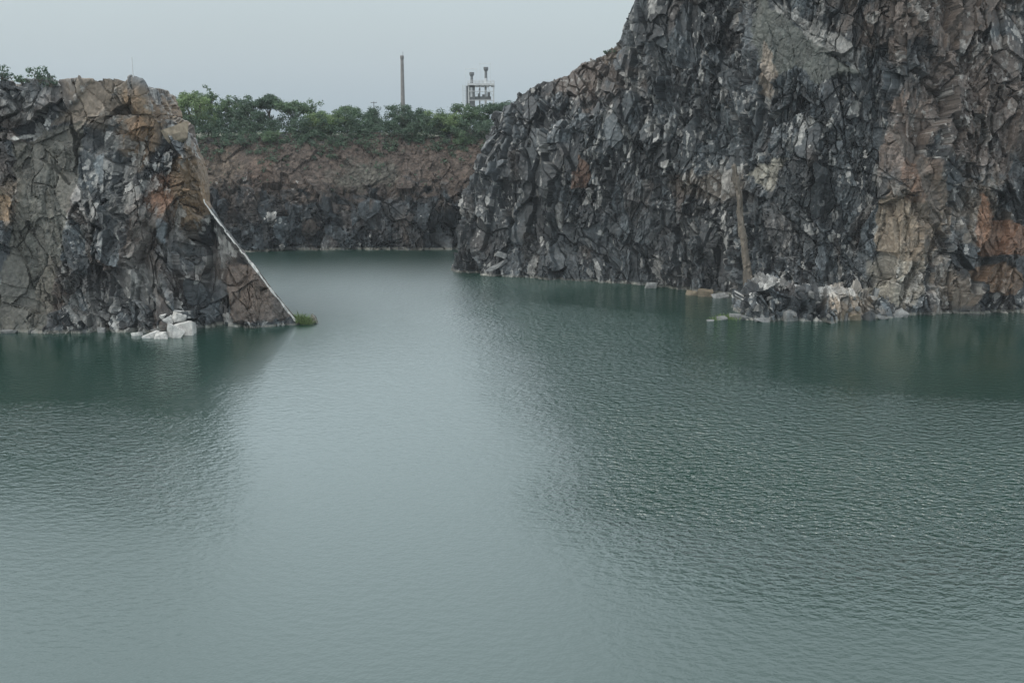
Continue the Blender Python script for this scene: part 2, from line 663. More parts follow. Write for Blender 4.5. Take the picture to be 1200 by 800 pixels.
def prof(base, pts, back, zb=None, low=-2.0):
    """control profile: below water, waterline, the given (px, py, setback) spots, plateau edge, back foot"""
    b = shore(*base)
    q = [Vector((b.x, b.y, low)), b]
    for (x, y, dy) in pts:
        q.append(at(x, y, b.y + dy))
    tp = q[-1]
    q.append(Vector((tp.x + 0.12 * tp.x / max(tp.y, 1) * back, tp.y + back, tp.z - 0.06 * back if zb is None else zb)))
    q.append(Vector((q[-1].x, q[-1].y + 0.6, low)))
    return q


# ---- the rock spur on the left
LS = [
    prof((-300, 391), [(-300, 250, 1.5), (-298, 96, 4)], 22),
    prof((-120, 390), [(-120, 240, 0.8), (-118, 92, 4)], 22),
    prof((-40, 389), [(-40, 240, 1.2), (-38, 96, 4)], 22),
    prof((0, 389), [(2, 240, 1.0), (2, 95, 3)], 22),
    prof((40, 388), [(38, 240, 1.4), (45, 99, 3)], 22),
    prof((90, 388), [(92, 250, 1.2), (92, 97, 3)], 20),
    prof((125, 388), [(128, 250, 2.2), (128, 92, 2.5)], 18),
    prof((150, 390), [(156, 240, 1.8), (163, 99, 3)], 16),
    prof((185, 391), [(180, 260, 2.4), (178, 134, 4)], 13),
    prof((205, 389), [(207, 270, 2.0), (212, 157, 4)], 9),
    prof((225, 386), [(226, 300, 2.0), (230, 197, 3)], 6),
    prof((237, 385), [(238, 310, 1.5), (240, 236, 2)], 2.2),
    prof((262, 385), [(262, 325, 1.2), (263, 267, 1.6)], 1.3),
    prof((290, 385), [(290, 345, 0.9), (291, 304, 1.2)], 0.9),
    prof((320, 383.5), [(320, 363, 0.5), (321, 343, 0.8)], 0.8),
    prof((345, 381), [(345, 378, 0.3), (346, 374, 0.5)], 0.8),
    prof((358, 379), [(358, 378, 0.2), (358, 377, 0.4)], 1.2),
    prof((366, 377.5), [(366, 377.3, 0.1), (366, 377.2, 0.2)], 0.6),
]
YL = shore(100, 388).y
crest = [at(239, 234, shore(237, 385).y + 2), at(263, 267, shore(262, 385).y + 1.6), at(291, 304, shore(290, 385).y + 1.2),
         at(321, 343, shore(320, 383.5).y + .8), at(346, 375, shore(345, 381).y + .5)]
ledge = [at(4, 167, YL + 2), at(40, 157, YL + 2), at(66, 147, YL + 2), at(90, 142, YL + 2)]
left_cliff, PL = cliff(
    'rock_cliff_left', LS, 0.12, M_ROCK, seed=3, palep=0.17, rim=0.58, brown=0.36, tone=1.0,
    patches=[(at(100, 118, YL), 5.5, 4.2, TAN * 0.85, 0.75), (at(157, 150, YL), 2.8, 4.4, np.array([0.18, 0.12, 0.07]), 0.8), (at(185, 236, YL), 2.2, 3.4, RUST * 0.9, 0.75),
             (at(215, 225, YL), 2.2, 7.0, np.array([0.19, 0.125, 0.07]), 0.8), (at(285, 340, YL), 3.4, 4.0, BROWN * 1.1, 0.8), (at(8, 240, YL), 1.6, 3.4, TAN * 1.2, 0.75),
             (at(128, 235, YL), 2.2, 8, GREY * .30, 0.85), (at(110, 340, YL), 3.6, 4.5, GREY * .32, 0.8), (at(112, 195, YL), 1.0, 2.2, PALE * .6, .7), (at(20, 112, YL), 3.4, 2.0, GREY * .5, .6), (at(14, 130, YL), 1.8, 1.6, PALE * .5, .6), (at(165, 330, YL), 3.5, 3.2, PALE * 0.6, 0.5), (at(205, 300, YL), 3.0, 4.0, GREY * 1.3, 0.5)],
    polys=[(spots(YL + 1, (12, 172), (60, 152), (92, 145), (88, 210), (72, 300), (58, 384), (-6, 386), (4, 320), (22, 260)), np.array([.112, .108, .088]), 0.75, 0.6),
           (spots(YL + 2, (60, 148), (88, 122), (104, 96), (132, 96), (128, 120), (112, 136), (92, 140)), TAN * .8, 0.7, 0.7),
           (spots(YL + 1, (256, 312), (284, 312), (340, 374), (330, 380), (268, 380)), BROWN * 1.3, 0.75, 0.6),
           (spots(YL + 1, (146, 142), (164, 134), (172, 152), (166, 166), (150, 160)), np.array([.20, .125, .07]), 0.85, 0.4),
           (spots(YL + 1, (178, 228), (196, 220), (200, 246), (184, 254)), RUST * 1.15, 0.85, 0.4),
           (spots(YL + 1, (206, 190), (222, 186), (234, 216), (240, 250), (222, 262), (210, 236)), np.array([.19, .125, .07]), 0.8, 0.25),
           (spots(YL + 1, (186, 258), (196, 262), (194, 286), (184, 276)), GREY * 1.7, 0.9, 0.6),
           (spots(YL + 1, (108, 184), (118, 178), (122, 210), (114, 222)), GREY * 2.2, 0.8, 0.5),
           (spots(YL + 1, (-4, 226), (14, 232), (12, 256), (-6, 258)), np.array([.24, .165, .10]), 0.85, 0.3)],
    smooth=[(c_, 0.8, 0.8, 0.78) for a_, b_ in zip(crest[:-1], crest[1:]) for c_ in (a_, a_.lerp(b_, .25), a_.lerp(b_, .5), a_.lerp(b_, .75), b_)],
    veins=[(crest, 0.20, PALE * 1.2, 0.95), (ledge, 0.30, PALE * 1.1, 0.9),
           ([at(280, 321, YL + 1), at(302, 313, YL + 1)], 0.22, PALE * .9, .9), ([at(292, 343, YL + 1), at(312, 338, YL + 1)], 0.2, PALE * .8, .9),
           ([at(226, 262, YL + 2), at(250, 256, YL + 2)], 0.26, PALE * .8, .8)])
tag(left_cliff, 'craggy dark rock spur with a long sloping end on the left', kind='structure')

# ---- the high cliff on the right
RS = [
    prof((640, 300), [(640, 240, 1), (645, 180, 2), (650, 112, 4)], 20),
    prof((566, 306), [(574, 240, 1), (586, 185, 2), (602, 128, 3)], 20),
    prof((539, 318), [(550, 250, 1), (563, 190, 2.2), (580, 137, 4)], 20),
    prof((561, 321), [(568, 250, 0.6), (579, 190, 1.8), (604, 124, 5)], 20),
    prof((600, 324), [(603, 250, 1.2), (608, 180, 2.2), (614, 110, 6)], 20),
    prof((650, 328), [(650, 250, 0.8), (650, 160, 2), (647, 95, 9)], 20),
    prof((700, 331), [(700, 250, 1.6), (698, 140, 2.5), (690, 75, 12)], 20),
    prof((730, 333), [(728, 240, 1.0), (724, 120, 2.8), (714, 64, 11)], 20),
    prof((760, 335), [(756, 230, 1.9), (745, 85, 3.5), (737, 38, 7)], 20),
    prof((790, 338), [(785, 220, 1.2), (775, 90, 3), (752, -4, 6)], 20),
    prof((830, 343), [(825, 215, 2.2), (820, 100, 3), (815, -60, 9)], 20),
    prof((862, 346), [(857, 215, 1.2), (858, 100, 3), (855, -80, 9)], 20),
    prof((872, 351), [(872, 200, 0.2), (884, 90, 0.6), (890, -90, 4)], 20),
    prof((905, 357), [(908, 200, 1.5), (914, 90, 2.5), (925, -95, 6)], 20),
    prof((965, 361), [(968, 200, 1.2), (975, 90, 2.8), (980, -105, 6)], 20),
    prof((1032, 366), [(1032, 220, 2.4), (1036, 120, 4), (1035, -115, 8)], 20),
    prof((1046, 369), [(1060, 230, 1.2), (1064, 120, 2.6), (1060, -120, 6)], 20),
    prof((1120, 368), [(1120, 230, 2.5), (1120, 110, 4.5), (1120, -130, 9)], 20),
    prof((1200, 367), [(1200, 230, 1.8), (1200, 110, 3.5), (1200, -130, 9)], 20),
    prof((1340, 366), [(1340, 230, 2.5), (1340, 110, 4.5), (1340, -120, 9)], 20),
    prof((1520, 366), [(1520, 230, 2), (1520, 110, 4), (1520, -110, 9)], 20),
]
YB, YC = shore(760, 335).y, shore(1000, 366).y
YS = shore(880, 352).y + 1
slabline = [at(925, 4, YC + 4), at(960, 32, YC + 4), at(1008, 72, YC + 4)]
right_cliff, PR = cliff(
    'rock_cliff_right', RS, 0.125, M_ROCK, seed=8, palep=0.06, brown=0.14, tone=0.86, scale=0.80, vjoint=1.3, shear=0.32, tw=(0.55, 0.75, 0.55, 0.75, 0.6),
    patches=[(at(690, 90, YB + 8), 7.0, 5.0, BROWN * 1.3, 0.8),
              (at(825, 215, YB), 5.5, 2.6, TAN * 0.8, 0.6), 
              (at(1075, 250, YC), 4.2, 8.0, TAN * 1.2, 0.7), (at(1070, 170, YC), 3.4, 7.5, BROWN * 1.9, 0.7),
             (at(1050, 320, YC), 4.0, 4.2, PALE * 0.9 * np.array([1, .93, .82]), 0.75), 
             (at(1150, 130, YC), 11, 12, BROWN * 1.5, 0.6), (at(1090, 10, YC + 5), 13, 5.5, BROWN * 1.5, 0.7), (at(725, 55, YB), 1.6, 2.6, TAN, .6),
             (at(1110, 340, YC), 4.0, 3.5, TAN * 1.1, 0.6), (at(1150, 250, YC), 4.0, 6, TAN * 1.1, 0.5), (at(790, 280, YB), 7.5, 6.5, GREY * .33, 0.7), (at(940, 250, YC), 5.5, 7, GREY * .4, 0.6), (at(640, 230, YB), 5, 8, GREY * .45, 0.55), (at(1320, 200, YC), 12, 18, BROWN, 0.5)],
    polys=[(spots(YC + 3, (908, -20), (922, 2), (960, 36), (1012, 84), (990, 82), (968, 98), (944, 74), (926, 88), (908, 66), (902, 40)), GREEN * .68, 0.8, 0.8),
           (spots(YC + 3, (922, -4), (946, 6), (972, 24), (1014, 60), (1012, 80), (990, 66), (958, 38)), PALE * .75, 0.85, 0.2),
           (spots(YS, (878, 203), (888, 192), (914, 186), (906, 200), (899, 224), (890, 214)), PALE * np.array([.8, .76, .66]), 0.8, 0.3),
           (spots(YS + 3, (890, 50), (896, 62), (900, 90), (892, 120), (884, 112), (888, 80)), np.array([.24, .20, .16]), 0.85, 0.2),
           (spots(YC, (1050, 150), (1072, 168), (1104, 262), (1094, 264), (1072, 215), (1056, 180)), np.array([.085, .075, .066]), 0.85, 0.85),
           (spots(YC, (1036, 240), (1062, 226), (1078, 262), (1080, 305), (1052, 306), (1028, 296)), np.array([.23, .185, .135]), 0.85, 0.3),
           (spots(YC, (1060, 180), (1078, 205), (1084, 240), (1064, 236), (1056, 205)), RUST * .85, 0.6, 0.3),
           (spots(YC, (1138, 282), (1150, 226), (1166, 258), (1215, 268), (1230, 300), (1152, 300)), RUST * 1.1, 0.85, 0.3),
           (spots(YC, (1135, 318), (1175, 304), (1200, 326), (1188, 346), (1148, 340)), np.array([.20, .125, .075]), 0.75, 0.3),
           (spots(YB + 1, (680, 182), (694, 196), (690, 222), (676, 224)), RUST * .9, 0.75, 0.4),
           (spots(YB + 1, (712, 138), (726, 132), (736, 160), (724, 176), (710, 160)), GREY * 1.5, 0.7, 0.6),
           (spots(YC - 1, (1015, 345), (1045, 330), (1056, 352), (1030, 360)), PALE * np.array([.8, .76, .66]), 0.8, 0.2)],
    veins=[(slabline, 0.25, PALE * 0.95, 0.85), ([at(806, 208, YB + 1), at(835, 203, YB + 1), at(856, 196, YB + 1)], 0.24, TAN * 1.9, .8),
           ([at(578, 312, shore(578, 322).y + 1), at(594, 303, shore(594, 322).y + 1)], .26, PALE, .9)])
tag(right_cliff, 'tall dark fractured rock cliff with rusty stains on the right', kind='structure')

# ---- far wall of the pit
FS = []
rw = random.Random(5)
for i, x in enumerate(range(-220, 901, 40)):
    by = 293.2 + (1.5 if x < 340 else 0) + rw.uniform(-0.6, 0.6)
    dy = rw.uniform(-1, 1)
    d2 = rw.uniform(-1, 1)
    b = prof((x, by), [(x, 262, 0.6 + 0.9 * dy), (x, 236 + 7 * dy, 1.8 + d2), (x, 205 + 8 * d2, 8 + 1.6 * dy), (x, 159 + 5 * d2, 17 + dy)], 14)
    FS.append(b)
YF = shore(420, 293).y
far_cliff, PF = cliff(
    'rock_cliff_far', FS, 0.24, M_SOIL, scale=1.0, amp=0.8, seed=14, palep=0.006, brown=0.2, tone=0.9, contrast=0.6, joint=0.7, soil=0.6,
    patches=[(at(400, 190, YF + 9), 90, 8.2, BROWN * 0.95, 0.85), (at(260, 200, YF + 9), 6, 6, TAN * 0.55, 0.5), (at(430, 205, YF + 9), 9, 3, GREEN * .7, 0.5),
             (at(310, 200, YF + 9), 3, 4, RUST * .7, 0.15)],
    smooth=[(at(400, 186, YF + 14), 120, 7.5, 0.72)], vjoint=0.7)
tag(far_cliff, 'far pit wall, dark rock below a brown earth slope', kind='structure')
ZR = at(400, 158, YF + 17).z

ground_me = grid_mesh('ground', np.stack([*np.meshgrid(np.linspace(-420, 420, 60), np.linspace(YF + 28, 640, 40)), np.full((40, 60), ZR - 0.9)], -1))
ground = link('ground', ground_me, plain('dry_ground', (0.045, 0.048, 0.03), 0.95, 0.3, 0.3, 0.2))
tag(ground, 'scrubby ground behind the far pit wall', kind='structure')


def surf(P, px, py, lo=0):
    """nearest grid point of a rock face to the line of sight through a spot of the photograph"""
    d = np.array(ray(px, py))
    d /= np.linalg.norm(d)
    Q = P.reshape(-1, 3) - np.array([0, 0, H])
    tt = Q @ d
    e2 = (Q * Q).sum(1) - tt * tt
    idx = np.where(e2 < 0.35 ** 2)[0]
    if len(idx) == 0:
        i = int(np.argmin(e2))
    else:
        i = int(idx[np.argmin(tt[idx])])
    return Vector(P.reshape(-1, 3)[i])


# ------------------------------------------------------------------ loose rocks
def rock_mesh(name, sx, sy, sz, seed, n=11):
    r = random.Random(seed)
    bm = bmesh.new()
    for q in [(a, b, c) for a in (-1, 1) for b in (-1, 1) for c in (-1, 1)] + [(0, 0, 0)] * (n - 8):
        v = Vector(q) * 0.8 + Vector((r.uniform(-.45, .45), r.uniform(-.45, .45), r.uniform(-.5, .4)))
        if q == (0, 0, 0):
            v = Vector((r.gauss(0, 1), r.gauss(0, 1), r.gauss(0, 1))).normalized() * 1.05
        bm.verts.new((v.x * sx / 2, v.y * sy / 2, v.z * sz / 2))
    res = bmesh.ops.convex_hull(bm, input=bm.verts)
    junk = [g for g in res['geom_interior'] if isinstance(g, bmesh.types.BMVert)]
    if junk: bmesh.ops.delete(bm, geom=junk, context='VERTS')
    bmesh.ops.dissolve_limit(bm, angle_limit=R(14), verts=bm.verts, edges=bm.edges)
    bmesh.ops.triangulate(bm, faces=bm.faces)
    bmesh.ops.subdivide_edges(bm, edges=bm.edges, cuts=3, use_grid_fill=True)
    bm.normal_update()
    off = Vector((seed * 3.1, seed * 1.7, 0))
    m_ = min(sx, sy, sz)
    for v in bm.verts:
        v.co += v.normal * m_ * (0.10 * noise.noise(v.co * (1.6 / m_) + off) + 0.06 * noise.noise(v.co * (4.5 / m_) + off))
    bmesh.ops.recalc_face_normals(bm, faces=bm.faces)
    me = bpy.data.meshes.new(name)
    bm.to_mesh(me)
    bm.free()
    return me


M_WHITE = rock_mat('bleached_stone', False, (0.32, 0.32, 0.31), 0.8, 0.25, 0.08, 2.2)
M_PGREY = rock_mat('grey_stone', False, (0.12, 0.125, 0.125), 0.75, 0.3, 0.08, 2.2)
M_TAN = rock_mat('tan_stone', False, (0.11, 0.093, 0.068), 0.8, 0.25, 0.08, 2.2)
M_RUBBLE = rock_mat('broken_rock', False, (0.075, 0.077, 0.075), 0.75, 0.3, 0.08, 2.2)
M_SLAB = rock_mat('tan_grey_slab', False, (0.15, 0.13, 0.10), 0.8, 0.25, 0.08, 2.2)
M_DGREY = rock_mat('dark_stone', False, (0.035, 0.039, 0.042), 0.65, 0.4, 0.1, 2.2)


def boulder(px, py, size, mat, seed, label, group, rot=(0, 0, 0), onwater=True, P=None, nm='boulder', sink=0.38, lift=0.0):
    me = rock_mesh(nm, *size, seed)
    o = link(nm, me, mat)
    if onwater:
        b = shore(px, py)
        z = size[2] * (0.5 - sink) + lift
        o.location = (b.x, b.y, z)
    else:
        q = surf(P, px, py)
        o.location = q + Vector((0, 0.28 * size[1], 0))
    o.rotation_euler = tuple(R(a) for a in rot)
    tag(o, label, 'rock', group)
    return o


GL = 'bleached rocks at the foot of the left spur'
boulder(218, 391, (2.3, 2.0, 2.5), M_WHITE, 1, 'largest white boulder with flat top in the pile at the left spur', GL)
boulder(204, 395, (1.9, 1.5, 2.7), M_WHITE, 2, 'wedge-shaped white boulder leaning on the largest one of the pile', GL, (10, 25, 0))
boulder(190, 396, (1.9, 1.3, 1.2), M_WHITE, 3, 'low white stone in front of the pile at the waterline', GL)
boulder(177, 395, (1.9, 1.0, 0.9), M_WHITE, 4, 'flat white stone half awash at the pile’s near-cliff end', GL, (0, -12, 20))
boulder(192, 389, (1.3, 1.0, 3.2), M_PGREY, 5, 'upright grey stone at the back of the white pile', GL)
boulder(172, 389, (0.8, 0.9, 2.6), M_PGREY, 6, 'slim grey slab leaning beside the white pile', GL, (0, 38, 0))
boulder(162, 392.5, (1.3, 1.0, 0.7), M_WHITE, 7, 'small pale stone just off the pile, in the water', GL)
boulder(67, 388.8, (1.7, 1.2, 1.3), M_PGREY, 8, 'grey-white boulder at the foot of the smooth grey rock face', GL)
boulder(97, 389, (1.6, 1.0, 0.9), M_PGREY, 9, 'low grey stone in the water below the dark hollow', GL)
boulder(119, 389.2, (0.9, 0.8, 0.9), M_PGREY, 10, 'small round grey stone between the low stone and the pile', GL)
boulder(12, 389.5, (2.0, 1.0, 0.6), M_PGREY, 12, 'flat grey stone at the waterline near the photo’s left edge', GL)
boulder(192, 369, (0.9, 0.8, 0.8), M_WHITE, 13, 'small white stone lodged above the white pile', GL, onwater=False, P=PL)
boulder(206, 156, (3.4, 2.2, 2.3), M_SLAB, 17, 'broad tan slab tilted on the shoulder of the left spur', GL, (0, -14, 0), onwater=False, P=PL, nm='rock_slab')
boulder(32, 94, (1.7, 1.0, .7), M_PGREY, 20, 'pale flat stone lying among bushes on the spur top', GL, onwater=False, P=PL)
boulder(64, 98, (1.0, .9, .6), M_WHITE, 21, 'small white stone on the spur top beside the last bush', GL, onwater=False, P=PL)

boulder(211, 388.5, (1.7, 1.4, 1.4), M_WHITE, 22, 'white stone lying on top of the largest boulder of the pile', GL, (0, 14, 10), sink=0.1, lift=1.5)
boulder(199, 389, (1.3, 1.1, 1.2), M_WHITE, 23, 'white stone in the second row of the pile, against the rock', GL, (0, -20, 30), sink=0.1, lift=1.0)
boulder(170, 388.5, (1.4, 1.1, 1.7), M_PGREY, 24, 'grey block leaning on the spur behind the slim slab', GL, (0, 24, 0), sink=0.2)

GR = 'loose rocks at the foot of the right cliff'
boulder(1052, 371, (1.9, 1.4, 1.6), M_PGREY, 31, 'pale block at the waterline under the tan part of the cliff', GR)
boulder(812, 345, (2.0, 1.4, 0.9), M_TAN, 32, 'low tan stone at the waterline before the leaning pillar', GR)
boulder(826, 347, (2.4, 1.6, 1.5), M_TAN, 33, 'yellowish rock in the tan heap before the leaning pillar', GR)
boulder(844, 349, (2.4, 1.5, 1.4), M_PGREY, 34, 'grey rock at the foot of the leaning pillar', GR)
boulder(836, 340, (2.0, 1.6, 2.2), M_TAN, 35, 'topmost rock of the tan heap before the leaning pillar', GR)
boulder(762, 337.5, (1.8, 1.2, 1.5), M_PGREY, 36, 'small grey block at the water under the middle of the dark wall', GR)
boulder(584, 311, (0.8, 0.8, 3.8), M_PGREY, 40, 'long grey slab lying aslant near the cliff’s far end', GR, (0, 62, 0), onwater=False, P=PR, nm='rock_slab')
boulder(586, 297, (1.9, 1.0, 0.8), M_PGREY, 41, 'small grey stone above the long aslant slab', GR, (0, 20, 0), onwater=False, P=PR)

# ---- blocky rock ledge under the nearer cliff
LG = []
for x, yb, yt_, bk in ((866, 374, 371, 6), (876, 375, 358, 8), (890, 375.5, 338, 10), (905, 376, 327, 12), (922, 376, 331, 12), (940, 375.5, 341, 12), (962, 375, 346, 12),
                       (985, 374.5, 344, 12), (1010, 374, 346, 12), (1030, 373, 350, 11), (1046, 372, 356, 9), (1056, 371, 369, 6)):
    LG.append(prof((x, yb), [(x, yb - 0.55 * (yb - yt_), 0.5), (x, yt_, 1.4)], bk))
ledge_, PG = cliff('rock_ledge', LG, 0.10, M_ROCK, scale=1.0, amp=1.0, seed=23, palep=0.10, brown=0.16, tone=1.25, rim=0.15,
                   patches=[(at(1000, 360, shore(1000, 374).y), 4.2, 2.2, TAN * 1.5, 0.6), (at(985, 347, shore(960, 374).y), 4.0, 0.8, PALE * 0.7, 0.55), (at(908, 331, shore(908, 374).y), 2.2, 0.9, PALE * 0.6, 0.6)])
tag(ledge_, 'low ledge of broken grey and tan rock at the foot of the right cliff', kind='structure')
rub = bmesh.new()
rr = random.Random(21)


def put(bm, c, s, rot, seed):
    me = rock_mesh('tmp', *s, seed, 12)
    me.transform(Matrix.Translation(c) @ Matrix.Rotation(R(rot[2]), 4, 'Z') @ Matrix.Rotation(R(rot[1]), 4, 'Y') @ Matrix.Rotation(R(rot[0]), 4, 'X'))
    bm.from_mesh(me)
    bpy.data.meshes.remove(me)


big = [(905, 372, 0), (925, 373, 1), (945, 373, 2), (965, 373, 3), (985, 372, 4), (1002, 372, 5), (1018, 372, 6), (893, 374, 7), (1034, 371, 8)]
kinds = [('dark striped block', M_DGREY), ('tall grey block', M_PGREY), ('low dark block', M_DGREY), ('pale grey block', M_PGREY), ('flat tan block', M_TAN),
         ('square tan block', M_TAN), ('dark wedge', M_DGREY), ('small grey block', M_PGREY), ('pale corner block', M_PGREY)]
where = ['under the leaning pillar', 'second from the leaning pillar', 'between the two grey ledge blocks', 'in the middle of the rock ledge', 'past the middle of the ledge',
         'near the ledge’s far end', 'beside the square tan block', 'at the ledge tip by the green weed', 'at the ledge’s end by the tan wall']
for (x, y, i) in big:
    sx, sz = rr.uniform(1.3, 2.2), rr.uniform(1.4, 2.6) - 0.12 * i
    boulder(x, y + 2.5, (sx, 1.6, sz), kinds[i][1], 60 + i, kinds[i][0] + ' ' + where[i], 'blocks of the rock ledge', (rr.uniform(-12, 12), rr.uniform(-18, 18), rr.uniform(0, 90)))
for i in range(22):
    x = rr.uniform(872, 1048)
    q = surf(PG, x, rr.uniform(336, 373) if x < 950 else rr.uniform(346, 373))
    s = rr.uniform(0.25, 0.8)
    put(rub, q, (s * rr.uniform(0.8, 1.6), s, s * rr.uniform(0.7, 1.5)), (rr.uniform(-30, 30), rr.uniform(-40, 40), rr.uniform(0, 180)), 200 + i)
me = bpy.data.meshes.new('rubble')
rub.to_mesh(me)
rub.free()
o = link('rubble', me, M_RUBBLE)
tag(o, 'heap of broken grey rock on the ledge under the right cliff', kind='stuff')

# ---- leaning pale pillar
def pillar(name, p0, p1, w0, w1, dep, mat, seed, label):
    n = 60
    r = random.Random(seed)
    m = 14
    G = np.zeros((n, m + 1, 3))
    sh = [(math.cos(2 * math.pi * k / 6 + 0.4), math.sin(2 * math.pi * k / 6 + 0.4)) for k in range(7)]
    for i in range(n):
        f = i / (n - 1)
        c = p0.lerp(p1, f)
        wd = w0 + (w1 - w0) * f
        if i == n - 1: wd *= 0.15
        for k in range(m + 1):
            a6 = (k % m) / m * 6
            j = int(a6); q = a6 - j
            ux = sh[j][0] * (1 - q) + sh[j + 1][0] * q
            uy = sh[j][1] * (1 - q) + sh[j + 1][1] * q
            G[i, k] = (c.x + ux * wd / 2, c.y + uy * dep / 2, c.z)
    ids, dl, gap = facets(G * np.array([0.9, 0.9, 0.45]), seed)
    off = (rnd(ids, 3) - 0.5) * 0.5 + (dl[..., 2] * (rnd(ids, 5) - 0.5)) * 0.5 - 0.12 * (1 - sstep(0, .1, gap))
    cc = G.mean(axis=1, keepdims=True)
    d = G - cc
    G2 = G + d / (np.linalg.norm(d, axis=-1, keepdims=True) + 1e-6) * off[..., None] * min(1, w0 * 0.55)
    G2[:, -1] = G2[:, 0]
    br = (0.75 + 0.4 * rnd(ids, 7))[..., None]
    col = np.array([0.082, 0.070, 0.055]) * br
    me = grid_mesh(name, G2, col)
    o = link(name, me, mat)
    tag(o, label, 'rock')
    return o


Yp = shore(872, 357).y
pillar('rock_pillar', at(880, 354, Yp - 1.3), at(861, 192, Yp - 0.1), 1.45, 0.75, 1.5, M_ROCK, 4, 'tall thin pale brown rock pillar leaning against the dark cliff')


# ------------------------------------------------------------------ plants
def leaf_mesh(name, clumps, per, size, seed, flat=0.7):
    """clumps: (centre, radius); many small leaf faces spread through every clump"""
    rg = np.random.default_rng(seed)
    V, Fc, tn = [], [], []
    allc, alln, allt, allb = [], [], [], []
    for (c, rad) in clumps:
        n = max(6, int(per * rad * rad))
        d = rg.normal(size=(n, 3))
        d /= np.linalg.norm(d, axis=1, keepdims=True)
        rr_ = rad * (0.35 + 0.65 * rg.random(n) ** 0.5) * (1 + 0.25 * rg.normal(size=n))
        p = np.array(c) + d * rr_[:, None] * np.array([1, 1, flat])
        allc.append(p)
        nn = d * 0.6 + rg.normal(size=(n, 3)) * 0.6 + np.array([0, 0, 0.5])
        alln.append(nn)
        allt.append(np.clip(rg.random() * 0.5 + 0.5 * rg.random(n), 0, 1))
    p = np.concatenate(allc); nn = np.concatenate(alln); tt = np.concatenate(allt)
    nn /= np.linalg.norm(nn, axis=1, keepdims=True)
    a = np.cross(nn, rg.normal(size=nn.shape))
    a /= np.linalg.norm(a, axis=1, keepdims=True)
    b = np.cross(nn, a)
    s = size * (0.6 + 0.8 * rg.random(len(p)))[:, None]
    V = np.stack([p - a * s, p - b * s * 0.5 + nn * s * 0.15, p + a * s, p + b * s * 0.5 + nn * s * 0.15], 1).reshape(-1, 3)
    me = bpy.data.meshes.new(name)
    nf = len(p)
    me.vertices.add(nf * 4)
    me.vertices.foreach_set('co', V.reshape(-1).astype(np.float32))
    me.loops.add(nf * 4)
    me.loops.foreach_set('vertex_index', np.arange(nf * 4, dtype=np.int32))
    me.polygons.add(nf)
    me.polygons.foreach_set('loop_start', np.arange(0, nf * 4, 4, dtype=np.int32))
    me.update(calc_edges=True)
    at_ = me.attributes.new('tone', 'FLOAT', 'FACE')
    at_.data.foreach_set('value', tt.astype(np.float32))
    return me


def tube(bm, pts, radii, n=7):
    rings = []
    for i, (q, r_) in enumerate(zip(pts, radii)):
        q = Vector(q)
        a = Vector(pts[min(i + 1, len(pts) - 1)]) - Vector(pts[max(i - 1, 0)])
        a.normalize()
        u = a.orthogonal().normalized()
        v = a.cross(u)
        rings.append([bm.verts.new(q + (u * math.cos(2 * math.pi * k / n) + v * math.sin(2 * math.pi * k / n)) * r_) for k in range(n)])
    for A, B in zip(rings[:-1], rings[1:]):
        for k in range(n):
            bm.faces.new((A[k], A[(k + 1) % n], B[(k + 1) % n], B[k]))
    bm.faces.new(rings[-1])
    bm.faces.new(list(reversed(rings[0])))


def done(bm, name, mat, parent=None):
    bmesh.ops.recalc_face_normals(bm, faces=bm.faces)
    me = bpy.data.meshes.new(name)
    bm.to_mesh(me)
    bm.free()
    return link(name, me, mat, parent)


def tree(px, ytop, wpx, Y, seed, leaf, label, group, shape='round', zb=None, name='tree'):
    r = random.Random(seed)
    top = at(px, ytop, Y)
    zb = ZR - 0.8 if zb is None else zb
    h = top.z - zb
    root = empty(name, (top.x, Y, zb))
    wr = wpx / F * Y / 2 * 1.12
    tag(root, label, 'tree', group)
    bm = bmesh.new()
    fork = h * (0.32 if shape != 'umbrella' else 0.5)
    lean = r.uniform(-0.5, 0.5)
    tube(bm, [(0, 0, -0.5), (lean * .3, 0, fork * .5), (lean * .6, 0, fork)], [0.26, 0.2, 0.16])
    clumps = []
    nb = 9
    for k in range(nb):
        a = 2 * math.pi * k / nb + r.uniform(-.3, .3)
        rad = wr * (0.25 + 0.6 * r.random())
        zz = h * (r.uniform(0.45, 0.9) if shape == 'round' else r.uniform(0.72, 0.93))
        tip = Vector((math.cos(a) * rad, math.sin(a) * rad, zz))
        mid = Vector((lean * .6, 0, fork)).lerp(tip, 0.5) + Vector((0, 0, 0.3))
        tube(bm, [(lean * .6, 0, fork - .1), mid, tip], [0.12, 0.08, 0.03], 5)
        for _ in range(3):
            clumps.append((tip + Vector((r.gauss(0, .6), r.gauss(0, .6), r.gauss(0, .4))), r.uniform(0.5, 1.0)))
    n = int(30 + wr * 11)
    for _ in range(n):
        while True:
            q = Vector((r.uniform(-1, 1), r.uniform(-1, 1), r.uniform(-1, 1)))
            if 0.25 < q.length < 1: break
        if shape == 'umbrella':
            c = Vector((q.x * wr * .9, q.y * wr * .9, h * (0.80 + 0.13 * q.z)))
        else:
            c = Vector((q.x * wr * (1.0 if q.z < .3 else .8), q.y * wr * .9, h * (0.54 + 0.40 * q.z)))
        clumps.append((c, r.uniform(0.45, 1.05)))
    clumps.append((Vector((r.uniform(-.4, .4), 0, h - 0.5)), 0.7))
    done(bm, 'trunk', M_BARK, root)
    me = leaf_mesh('crown', clumps, 95, 0.21, seed)
    link('crown', me, M_LEAF[leaf], root)
    return root


